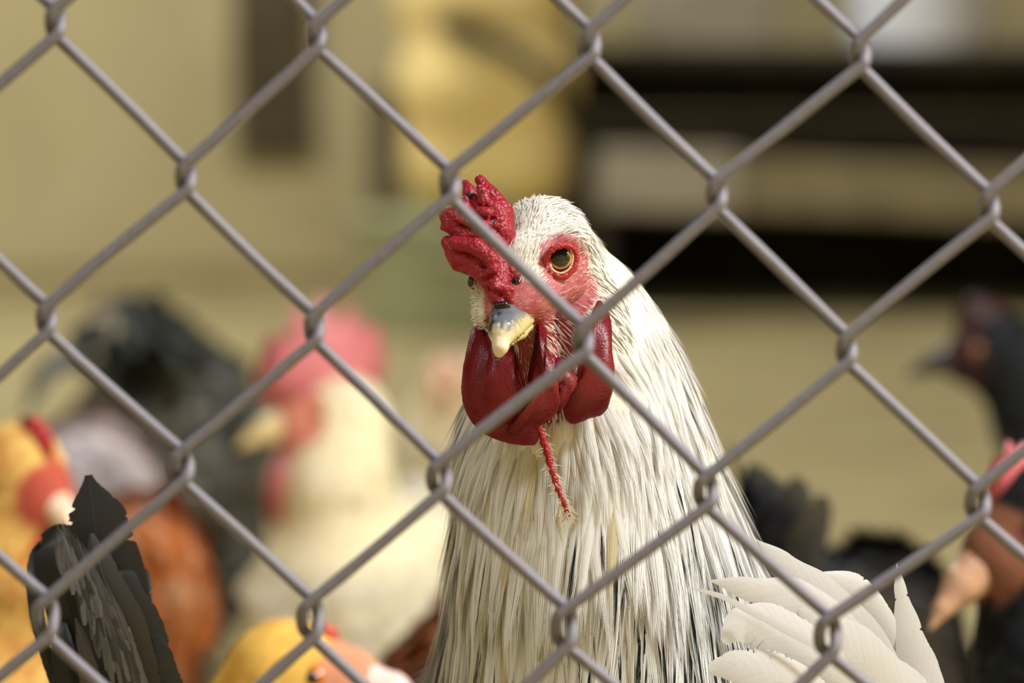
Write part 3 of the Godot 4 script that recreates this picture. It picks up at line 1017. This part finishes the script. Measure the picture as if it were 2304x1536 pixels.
func build_clutter() -> void:
	# dark board fixed to the back wall
	var p := at(612, 352, 10.98)
	var board := obj("wall_board", box_mesh(Vector3(0.145, 1.6, 0.03), 0.004), M.brown_wood)
	board.position = Vector3(p.x, p.y + 0.8, -8.635)
	tag(board, "dark brown upright board fixed to the tan back wall", "board")
	# pale green crate with a yellow sack on it
	var q := at(1010, 720, 9.55)
	var crate := thing("storage_tub", "pale grey-green plastic tub under the yellow sack", "tub", Vector3(q.x, 0, q.z))
	var tub := []
	for k in [[0.0, 0.0], [0.125, 0.0], [0.135, 0.01], [0.15, 0.17], [0.16, 0.175], [0.16, 0.19], [0.145, 0.19], [0.0, 0.185]]:
		tub.append(Vector2(k[0], k[1]))
	obj("tub_body", lathe(tub, 32), M.green_tub, crate)
	for k in 2:
		var hb := Buf.new()
		add_tube(hb, smooth_path([Vector3(-0.05, 0.17, 0.155), Vector3(-0.04, 0.13, 0.17), Vector3(0.04, 0.13, 0.17), Vector3(0.05, 0.17, 0.155)], 5), 0.006, 8)
		var ho := obj("handle", hb.mesh(), M.green_tub, crate)
		ho.rotation.y = PI * k
	var sack := thing("feed_sack", "plump yellow feed sack with a dark strap standing on the tub", "sack", Vector3(q.x + 0.06, 0.196, q.z))
	var sb := Buf.new()
	body_nets(sb, [
		[Vector3(-0.05, 0.08, 0), Vector3(0.05, 0.08, 0), 0.085, 0.085], [Vector3(-0.05, 0.2, 0.01), Vector3(0.06, 0.21, 0), 0.095, 0.09],
		[Vector3(-0.06, 0.34, 0), Vector3(0.05, 0.35, 0), 0.09, 0.088], [Vector3(-0.05, 0.47, 0), Vector3(0.05, 0.46, 0), 0.06, 0.06], [Vector3(0, 0.5, 0), Vector3(0.0, 0.58, 0), 0.03, 0.045],
	], 0.05, 0.012, func(_p, _n): return Color.WHITE, 0.004, noise)
	obj("sack_body", sb.mesh(), M.yellow_sack, sack)
	var st := Buf.new()
	add_tube(st, smooth_path([Vector3(-0.07, 0.30, 0.09), Vector3(-0.02, 0.285, 0.11), Vector3(0.05, 0.25, 0.112), Vector3(0.11, 0.20, 0.085), Vector3(0.13, 0.15, 0.05)], 6), 0.016, 8)
	obj("strap", st.mesh(), M.black_strap, sack)
	# dark post between wall and tub
	var pp := at(868, 600, 10.7)
	var post := obj("wooden_post", box_mesh(Vector3(0.055, 0.36, 0.06), 0.004), M.brown_wood)
	post.position = Vector3(pp.x, 0.18, pp.z)
	tag(post, "short dark wooden post left of the pale green tub", "post")
	# low slatted bench along the right: pale front plank over a deep dark gap
	var l := at(1300, 715, 9.9)
	var bench := thing("low_bench", "long low wooden bench with a pale front plank over dark space", "bench", Vector3(l.x, 0, l.z))
	wood_box(bench, "front_plank", Vector3(0.24, 0.105, 0.05), Vector3(0.15, 0.226, -0.02), M.grey_box).rotation.z = -0.03
	wood_box(bench, "front_plank", Vector3(1.72, 0.092, 0.045), Vector3(1.13, 0.186, -0.02), M.pale_wood).rotation.z = -0.04
	wood_box(bench, "end_board", Vector3(0.07, 0.66, 0.66), Vector3(-0.035, 0.33, -0.37), M.dark_wood)
	for k in 5:
		wood_box(bench, "seat_plank", Vector3(2.0, 0.03, 0.125), Vector3(1.0, 0.21, -0.11 - 0.135 * k), M.dark_wood)
	for x in [0.03, 0.95, 1.9]:
		wood_box(bench, "leg", Vector3(0.05, 0.195, 0.05), Vector3(x, 0.0975, -0.08), M.dark_wood)
		wood_box(bench, "leg", Vector3(0.05, 0.195, 0.05), Vector3(x, 0.0975, -0.66), M.dark_wood)
	wood_box(bench, "back_board", Vector3(2.0, 0.22, 0.03), Vector3(1.0, 0.11, -0.7), M.dark_wood)
	for k in 2:
		wood_box(bench, "backrest_plank", Vector3(2.0, 0.09, 0.03), Vector3(1.0, 0.267 + 0.094 * k, -0.70), M.dark_wood)
	# upper shelf on the bench's back with boxes
	var shelf := obj("shelf", box_mesh(Vector3(1.98, 0.03, 0.26), 0.004), M.dark_wood)
	shelf.position = Vector3(l.x + 1.0, 0.425, l.z - 0.55)
	tag(shelf, "dark wooden shelf board above the low bench", "shelf")
	var gb := at(1595, 110, 10.4)
	var carton := thing("carton", "beige cardboard carton standing on the dark shelf", "carton", Vector3(gb.x, 0.44, l.z - 0.55))
	wood_box(carton, "carton_body", Vector3(0.24, 0.18, 0.2), Vector3(0, 0.09, 0), M.grey_box)
	wood_box(carton, "flap", Vector3(0.235, 0.004, 0.1), Vector3(0, 0.184, 0.05), M.grey_box)
	wood_box(carton, "flap", Vector3(0.235, 0.004, 0.095), Vector3(0, 0.184, -0.052), M.grey_box)
	var wb := at(2070, 80, 10.4)
	var bucket := thing("bucket", "white plastic bucket standing on the dark shelf", "bucket", Vector3(wb.x, 0.44, l.z - 0.55))
	var bp := []
	for k in [[0.0, 0.0], [0.115, 0.0], [0.12, 0.008], [0.138, 0.22], [0.146, 0.222], [0.146, 0.236], [0.132, 0.236], [0.116, 0.015], [0.0, 0.012]]:
		bp.append(Vector2(k[0], k[1]))
	obj("bucket_body", lathe(bp, 32), M.white_tub, bucket)
	var hd := Buf.new()
	var arc := []
	for k in 13:
		arc.append(Vector3(cos(PI * k / 12.0) * 0.146, 0.21 - sin(PI * k / 12.0) * 0.12, sin(PI * k / 12.0) * 0.09))
	add_tube(hd, smooth_path(arc, 2), 0.003, 6)
	obj("handle", hd.mesh(), M.galvanised, bucket)

# ---------------------------------------------------------------- the other birds
# own space: feet at y = 0, beak towards +z, sizes of a hen before scaling
func comb_outline(at_head: Vector3, size: float, points: int, hturn: Basis) -> Array:
	var out := []
	out.append(at_head + hturn * Vector3(0, -0.1, 0.95) * size)
	for k in points:
		var t := float(k) / (points - 1)
		var z := lerpf(0.8, -1.0, t)
		var h := (0.65 + 0.75 * sin(PI * (0.15 + 0.7 * t))) * (0.9 + 0.2 * rng.randf())
		out.append(at_head + hturn * Vector3(0.0, h * 0.62, z + 0.16) * size)
		out.append(at_head + hturn * Vector3(rng.randf_range(-0.1, 0.1), h * 1.05, z - 0.03) * size)
	out.append(at_head + hturn * Vector3(0, 0.3, -1.15) * size)
	out.append(at_head + hturn * Vector3(0, -0.25, -0.6) * size)
	out.append(at_head + hturn * Vector3(0, -0.35, 0.2) * size)
	return out

func bird(called: String, label: String, where: Vector3, yaw: float, s: float, neck_ahead: float, nod: float, c: Dictionary) -> Node3D:
	# where: the middle of the head in the barn
	var turn := Basis(Vector3.UP, deg_to_rad(yaw))
	var head := Vector3(c.get("aside", 0.0), where.y, neck_ahead * s)
	var off := turn * head
	var o := thing(called, label, "chicken", Vector3(where.x - off.x, 0, where.z - off.z))
	o.rotation.y = deg_to_rad(yaw)
	var hd := Vector3(c.get("look", 0.0), -nod, 1).normalized()
	var dn := Vector3(0, c.get("low", 0.0), 0)      # how far the bird crouches
	var hs: float = s * c.get("head_scale", 1.0)
	var root := Vector3(0, 0.265, 0.095) * s - dn
	var mid := root.lerp(head, 0.55) + Vector3(0, 0.0, 0.012 * s)
	var prims := [
		[Vector3(0, 0.235, -0.07) * s - dn, Vector3(0, 0.225, 0.06) * s - dn, 0.078 * s, 0.082 * s],
		[Vector3(0, 0.215, 0.08) * s - dn, Vector3(0, 0.245, 0.10) * s - dn, 0.07 * s, 0.06 * s],
		[Vector3(0, 0.25, -0.09) * s - dn, Vector3(0, 0.285, -0.15) * s - dn, 0.062 * s, 0.034 * s],
		[root, mid, 0.058 * s, 0.034 * s], [mid, head, 0.034 * s, 0.0215 * hs],
		[head, head + hd * 0.026 * hs, 0.0215 * hs, 0.0145 * hs],
		[Vector3(0.04, 0.18, 0) * s - dn, Vector3(0.04, 0.10, 0.01) * s - dn, 0.04 * s, 0.019 * s],
		[Vector3(-0.04, 0.18, 0) * s - dn, Vector3(-0.04, 0.10, 0.01) * s - dn, 0.04 * s, 0.019 * s],
	]
	var paint := func(p: Vector3, _n: Vector3) -> Color:
		var f := noise.get_noise_3dv(p * 0.6) * 0.5 + 0.5
		var g := noise.get_noise_3dv(p * 2.2 + Vector3(5, 5, 5)) * 0.5 + 0.5
		var col: Color = c.back.lerp(c.breast, clampf((p.z / s + 0.02) * 9.0, 0.0, 1.0))
		col = col.lerp(c.get("fleck", col), clampf((f - 0.52) * 6.0, 0.0, 1.0))
		var along := clampf((p - root).dot(head - root) / (head - root).length_squared(), 0.0, 1.0)
		if (p - root.lerp(head, along)).length() < 0.062 * s and along > 0.12:
			col = c.neck.lerp(c.get("neck2", c.neck), clampf((g - 0.45) * 5.0, 0.0, 1.0))
		var face := p - (head + hd * 0.024 * hs)
		if face.length() < (0.0195 + 0.006 * g) * hs * c.get("face_size", 1.0):
			col = c.get("face", lin(172, 60, 52)).lerp(c.get("face2", lin(196, 110, 92)), g * 0.6)
		return col
	var b := Buf.new()
	body_nets(b, prims, 0.018 * s, 0.0058 * s, paint)
	obj("body", b.mesh(), M.down, o)
	var pl := Buf.new()
	for k in b.v.size():
		if rng.randf() > 0.36:
			continue
		var p := b.v[k]
		var nn := b.n[k]
		var along := clampf((p - root).dot(head - root) / (head - root).length_squared(), 0.0, 1.0)
		if (p - head - hd * 0.024 * hs).length() < 0.023 * hs * c.get("face_size", 1.0) or p.y < 0.1 * s - dn.y:
			continue
		var flow := Vector3(0, -0.3, -1).lerp((root - head).normalized(), clampf(along * 4.0, 0.0, 1.0))
		flow = (flow - nn * flow.dot(nn) + nn * 0.06).normalized()
		var cc := b.c[k]
		var le := lerpf(0.034, 0.016, clampf(along * 3.0, 0.0, 1.0)) * s * rng.randf_range(0.8, 1.25)
		if along > 0.85:
			le *= 0.5
		add_feather(pl, p - nn * 0.001, flow, nn, le, le * 0.42, 0.05, 4, 3, cc, cc * 0.9, 0.3)
	var po := obj("plumage", pl.mesh(), c.get("cloth", M.plume), o)
	po.set_meta("kind", "stuff")
	# comb, wattles, beak, eyes
	var skin_col: Color = c.get("comb", lin(176, 40, 48))
	var red := func(p: Vector3, _r: float) -> Color:
		return skin_col.lerp(c.get("comb2", skin_col * 1.5), 0.4 * clampf(cell.get_noise_3dv(p) * 0.5 + 0.5, 0.0, 1.0))
	var hturn := Basis(Vector3.UP, atan2(hd.x, hd.z))
	var cs: float = c.get("comb_size", 0.02) * hs
	obj("comb", flap(comb_outline(head + hd * 0.016 * hs + Vector3(0, 0.017, 0) * hs, cs, 5, hturn), hturn * Vector3.RIGHT, 0.0032 * hs, red, 4), M.flesh, o)
	var wl: float = c.get("wattle_size", 0.012) * hs
	for x in ([-1.0, 1.0] if wl > 0.006 else []):
		var wm := head + hd * 0.028 * hs + hturn * Vector3(x * 0.008 * hs, -0.016 * hs, 0)
		var ol := []
		for k in 10:
			var a := TAU * k / 10.0
			ol.append(wm + hturn * Vector3(x * 0.002, -wl * 0.9 + cos(a) * wl, sin(a) * wl * 0.6))
		obj("wattle", flap(ol, hturn * Vector3(x, 0, 0.2).normalized(), 0.0025 * hs, red, 4), M.flesh, o)
	var bk := Buf.new()
	var b0 := head + hd * 0.033 * hs
	var bd := (hd + Vector3(0, -0.12, 0)).normalized()
	body_nets(bk, [[b0, b0 + bd * 0.011 * hs, 0.0098 * hs, 0.0072 * hs], [b0 + bd * 0.011 * hs, b0 + bd * 0.021 * hs - Vector3(0, 0.0025, 0) * hs, 0.0072 * hs, 0.0036 * hs], [b0 + bd * 0.021 * hs - Vector3(0, 0.0025, 0) * hs, b0 + bd * 0.028 * hs - Vector3(0, 0.006, 0) * hs, 0.0036 * hs, 0.0008 * hs]], 0.002, 0.0013, func(_p, _n): return c.get("beak", lin(214, 186, 148)))
	obj("beak", bk.mesh(), M.horn, o)
	for x in [-1.0, 1.0]:
		var side: Vector3 = hd.cross(Vector3.UP).normalized() * -x
		var em: Vector3 = head + hd * 0.018 * hs + Vector3(0, 0.005, 0) * hs + side * 0.0145 * hs
		var eb := Buf.new()
		add_ball(eb, em, Vector3.ONE * 0.0052 * hs, lin(196, 110, 36), 8, 14)
		var eo := obj("eye", eb.mesh(), M.wet, o)
		var pb := Buf.new()
		add_ball(pb, em + side * 0.0028 * hs, Vector3.ONE * 0.0031 * hs, lin(8, 7, 7), 6, 12)
		obj("pupil", pb.mesh(), M.wet, eo)
	# tail
	var tail: Dictionary = c.get("tail", {})
	var count: int = tail.get("count", 8)
	var lift: float = tail.get("lift", 0.9)
	var reach: float = tail.get("reach", 0.11) * s
	for k in count:
		var u := (k + 0.5) / count * 2.0 - 1.0
		var r0 := Vector3(u * 0.02, 0.285 - 0.01 * absf(u), -0.15) * s - dn
		var dr := Vector3(u * tail.get("spread", 0.45), lift * (1.0 - 0.35 * absf(u)), -1.0).normalized()
		var le := reach * rng.randf_range(0.85, 1.1)
		var droop: float = tail.get("droop", 0.1) * rng.randf_range(0.6, 1.4)
		var line := [r0 - dr * 0.03 * s, r0 + dr * le * 0.33, r0 + dr * le * 0.68 + Vector3(0, -droop * le * 0.2, -droop * le * 0.15), r0 + dr * le - Vector3(0, droop * le * 0.9, droop * le * 0.4)]
		var w: float = 0.02 * s * tail.get("width", 1.0)
		obj("tail_feather", vane(line, [w * 0.3, w * 0.8, w, w * 0.15], [w * 0.3, w * 0.8, w, w * 0.15], Vector3(0.6 if u > 0 else -0.6, 0.4, -0.7).normalized(), c.get("tail_col", c.back), 0.2, 0.1, 0.0008 * s, c.get("tail_col", c.back) * 1.2), M.dark_vane if c.back.get_luminance() < 0.1 else M.vane, o)
	shanks(o, [Vector3(0.04, 0.10, 0.01) * s - dn, Vector3(-0.04, 0.10, 0.01) * s - dn], 0.010 * s, c.get("leg", lin(200, 160, 80)), Vector3(0, 0, 1))
	return o

func build_flock() -> void:
	build_clutter()
	var white := {"back": lin(240, 232, 210), "breast": lin(242, 234, 212), "fleck": lin(226, 214, 182), "neck": lin(240, 230, 200), "neck2": lin(228, 212, 168), "comb_size": 0.034, "wattle_size": 0.024, "comb": lin(214, 122, 128), "comb2": lin(226, 156, 158), "beak": lin(222, 200, 146), "tail": {"count": 10, "lift": 1.2, "reach": 0.16, "droop": 0.5}, "face": lin(214, 140, 120)}
	white.merge({"low": 0.095, "head_scale": 1.2, "look": -1.1}, true)
	bird("rooster", "blurred white rooster with a pink comb facing sideways behind the front rooster", at(775, 945, 4.2), -26.0, 1.08, 0.10, 0.12, white)
	var buff := {"back": lin(196, 152, 84), "breast": lin(214, 176, 104), "neck": lin(216, 180, 100), "neck2": lin(184, 122, 66), "fleck": lin(184, 116, 52), "comb_size": 0.014, "face_size": 0.85, "face": lin(168, 66, 50), "beak": lin(232, 206, 178), "tail": {"count": 8}, "low": 0.06}
	bird("hen", "buff hen with red face and pale beak at the frame's left edge", at(38, 1062, 3.3), 44.0, 1.1, 0.14, 0.5, buff)
	var gold := buff.duplicate()
	gold.merge({"face": lin(206, 150, 112), "neck": lin(220, 176, 84), "neck2": lin(204, 156, 74), "beak": lin(238, 208, 196), "comb_size": 0.0055, "comb": lin(196, 84, 72), "low": 0.1, "head_scale": 1.15}, true)
	bird("hen", "golden hen with a dark eye and pinkish beak low beside the front rooster", at(645, 1536, 2.9), 70.0, 1.1, 0.15, 0.0, gold)
	var black := {"wattle_size": 0.004, "face2": lin(44, 36, 36), "back": lin(26, 27, 30), "breast": lin(30, 30, 32), "neck": lin(24, 25, 28), "neck2": lin(40, 44, 48), "fleck": lin(44, 46, 50), "comb_size": 0.015, "beak": lin(52, 44, 40), "face": lin(60, 36, 34), "comb": lin(60, 36, 36), "cloth": M.sheen, "leg": lin(60, 56, 50), "tail": {"count": 10, "lift": 1.3, "reach": 0.14, "droop": 0.3}, "low": 0.09}
	var cock := black.duplicate()
	cock.merge({"back": lin(80, 80, 76), "breast": lin(70, 70, 68), "tail_col": lin(66, 68, 66), "fleck": lin(156, 154, 144), "neck2": lin(110, 108, 108), "tail": {"count": 12, "lift": 2.6, "reach": 0.14, "droop": 0.6, "spread": 0.9, "width": 1.1}, "low": 0.05}, true)
	bird("rooster", "black rooster with an arched glossy tail seen from behind, far left", at(430, 930, 5.25), 176.0, 1.06, 0.16, 0.1, cock)
	var grey := {"back": lin(206, 196, 198), "breast": lin(170, 150, 140), "fleck": lin(176, 166, 166), "neck": lin(150, 140, 138), "comb_size": 0.014, "tail": {"count": 8, "lift": 0.2, "reach": 0.05}, "tail_col": lin(150, 140, 140), "low": -0.022}
	bird("hen", "pale lavender-grey hen seen from behind, below the black rooster", at(262, 1270, 4.6), 172.0, 0.8, 0.2, 0.8, grey)
	var rust := {"back": lin(160, 88, 38), "breast": lin(160, 84, 34), "fleck": lin(190, 140, 104), "neck": lin(150, 78, 34), "comb_size": 0.014, "tail": {"count": 8, "lift": 0.3, "reach": 0.06}, "tail_col": lin(150, 80, 36), "low": -0.035}
	bird("hen", "rusty brown hen behind the black tail feathers, seen from behind", at(360, 1380, 4.05), 170.0, 0.72, 0.17, 0.7, rust)
	var rust2 := rust.duplicate()
	rust2.merge({"low": 0.0}, true)
	bird("hen", "rusty brown hen half hidden behind the front rooster's breast", at(1155, 1480, 3.7), 172.0, 0.78, 0.17, 0.6, rust2)
	var cream := white.duplicate()
	cream.merge({"comb_size": 0.012, "neck": lin(222, 206, 178), "face": lin(214, 160, 140), "wattle_size": 0.01, "low": 0.05, "look": 0.0, "head_scale": 1.0, "tail": {"count": 8}}, true)
	bird("hen", "cream hen mostly hidden behind the front rooster's comb and neck", at(1012, 845, 5.9), -12.0, 0.8, 0.14, 0.1, cream)
	bird("hen", "glossy black hen with its dark beak in profile at the right edge", at(2262, 802, 4.3), -84.0, 1.2, 0.19, 0.05, black)
	var dark := black.duplicate()
	dark.merge({"face": lin(96, 56, 42), "face2": lin(150, 104, 78), "comb": lin(190, 88, 92), "comb2": lin(220, 120, 124), "comb_size": 0.014, "beak": lin(178, 138, 110), "low": 0.1, "head_scale": 1.2, "face_size": 0.85}, true)
	bird("hen", "black hen with a brown face, pink comb and horn-coloured beak at the right edge", at(2368, 1165, 2.95), -62.0, 1.15, 0.13, 0.55, dark)
	var brownish := black.duplicate()
	brownish.merge({"back": lin(46, 40, 36), "fleck": lin(56, 48, 42), "tail": {"count": 8, "lift": 3.0, "reach": 0.17, "droop": 0.15, "spread": 0.7}, "tail_col": lin(44, 46, 52), "low": -0.008}, true)
	bird("hen", "brown-black hen with an upright tail behind the front rooster's shoulder", at(2030, 1540, 3.6), 160.0, 0.85, 0.17, 0.8, brownish)
	black_tail()

func black_tail() -> void:
	# a black hen whose raised tail stands before the fence at the lower left; its body is below the frame
	var c := {"back": lin(30, 30, 33), "breast": lin(30, 30, 32), "neck": lin(26, 26, 28), "neck2": lin(40, 42, 46), "fleck": lin(60, 58, 60), "comb_size": 0.014, "beak": lin(52, 44, 40), "face": lin(90, 44, 40), "cloth": M.sheen, "leg": lin(60, 56, 50), "tail": {"count": 0}, "low": 0.08}
	var hp := at(300, 2100, 2.74)
	var o := bird("hen", "black hen with raised ragged tail feathers at the lower left", hp, 200.0, 0.85, 0.16, 0.7, c)
	var inv := o.transform.affine_inverse()
	var d := 2.52
	var k := TAN * d
	var dark := lin(30, 30, 34)
	var grey := lin(104, 98, 100)
	var list := [
		[[[330, 1780, 0], [290, 1560, 14], [240, 1330, 24], [212, 1180, 26], [200, 1068, 24]], [40, 70, 74, 58, 10], [40, 84, 92, 76, 8], dark, 0.12, 0.35],
		[[[300, 1800, 0], [220, 1560, 10], [150, 1340, 16], [130, 1230, 14], [105, 1190, 8]], [30, 44, 56, 60, 20], [30, 50, 60, 60, 20], lin(16, 16, 17), 0.2, 0.4],
		[[[250, 1800, 6], [160, 1620, 14], [105, 1470, 18], [78, 1340, 16], [84, 1250, 8], [130, 1200, 0]], [10, 14, 16, 18, 18, 8], [8, 12, 14, 16, 16, 8], lin(12, 12, 13), 0.2, 0.5],
		[[[360, 1800, 10], [330, 1600, 24], [280, 1420, 34], [230, 1290, 38], [205, 1200, 36]], [30, 46, 50, 36, 6], [30, 46, 52, 36, 6], lin(60, 56, 58), 0.25, 0.5],
		[[[370, 1800, 14], [330, 1620, 32], [270, 1460, 42], [190, 1310, 46], [140, 1180, 42]], [20, 26, 24, 14, 2], [20, 26, 24, 14, 2], grey, 0.2, 0.6],
		[[[380, 1780, 4], [350, 1600, 16], [320, 1440, 24], [280, 1320, 26], [262, 1250, 22]], [30, 54, 58, 42, 8], [30, 56, 56, 36, 8], lin(44, 44, 50), 0.25, 0.3],
		[[[420, 1760, 8], [385, 1600, 20], [355, 1500, 26], [345, 1440, 24], [330, 1390, 20]], [30, 44, 44, 30, 8], [30, 44, 40, 26, 8], lin(46, 48, 54), 0.3, 0.4],
		[[[360, 1800, -12], [345, 1560, -8], [330, 1400, -6], [318, 1300, -10], [280, 1260, -16]], [10, 14, 16, 24, 20], [10, 12, 14, 20, 20], lin(18, 18, 18), 0.3, 0.5],
		[[[230, 1800, 12], [180, 1640, 20], [150, 1540, 24], [140, 1470, 24], [145, 1400, 20]], [14, 26, 30, 26, 6], [14, 26, 34, 30, 6], lin(18, 18, 19), 0.3, 0.6],
		[[[400, 1790, 20], [360, 1640, 36], [320, 1540, 44], [300, 1470, 46], [290, 1410, 44]], [10, 14, 14, 10, 2], [10, 14, 14, 10, 2], lin(150, 146, 148), 0.2, 0.6],
		[[[240, 1800, 30], [225, 1640, 40], [205, 1540, 44], [190, 1460, 46], [170, 1390, 44]], [14, 22, 24, 16, 3], [14, 22, 24, 16, 3], lin(70, 66, 68), 0.2, 0.6],
	]
	for f in list:
		var line := []
		for q in f[0]:
			line.append(inv * at(q[0], q[1], d - q[2] * 0.001))
		var l := []
		var r := []
		for j in f[1].size():
			l.append(f[1][j] * k)
			r.append(f[2][j] * k)
		f[5] *= 0.7
		obj("tail_feather", vane(line, l, r, inv.basis * (-fw), f[3], f[4], f[5], 0.0005, f[3] * 2.2), M.dark_vane, o)
	# wispy grey coverts over the dark vanes, and the tuft at the top
	var wisps := Buf.new()
	var toward := inv.basis * (-fw)
	for j in 70:
		var t := rng.randf()
		var p0 := at(lerpf(330, 175, t) + rng.randf_range(-50, 40), lerpf(1600, 1280, t), d - 0.05)
		var p1 := at(lerpf(250, 130, t) + rng.randf_range(-20, 20), lerpf(1330, 1150, t), d - 0.048)
		var g := lin(112, 110, 114).lerp(lin(38, 38, 42), rng.randf())
		add_feather(wisps, inv * p0, inv.basis * (p1 - p0).normalized(), toward, (p1 - p0).length() * rng.randf_range(0.6, 1.0), 0.0036, 0.02, 6, 5, g, g * 0.6, 0.2, 0.02, 0.6)
	var wo := obj("wispy_coverts", wisps.mesh(), M.sheen, o)
	wo.set_meta("kind", "stuff")
	var tuft := Buf.new()
	for j in 7:
		var q0 := at(196 + j * 3, 1150, d - 0.024)
		var q1 := at(182 + j * 7, 1068 + absf(j - 3) * 9, d - 0.024)
		add_feather(tuft, inv * q0, inv.basis * (q1 - q0).normalized(), toward, (q1 - q0).length(), 0.0022, 0.0, 4, 3, lin(22, 22, 24), lin(22, 22, 24), 0.0, 0.02, 0.5)
	obj("tail_tuft", tuft.mesh(), M.sheen, o).set_meta("kind", "stuff")
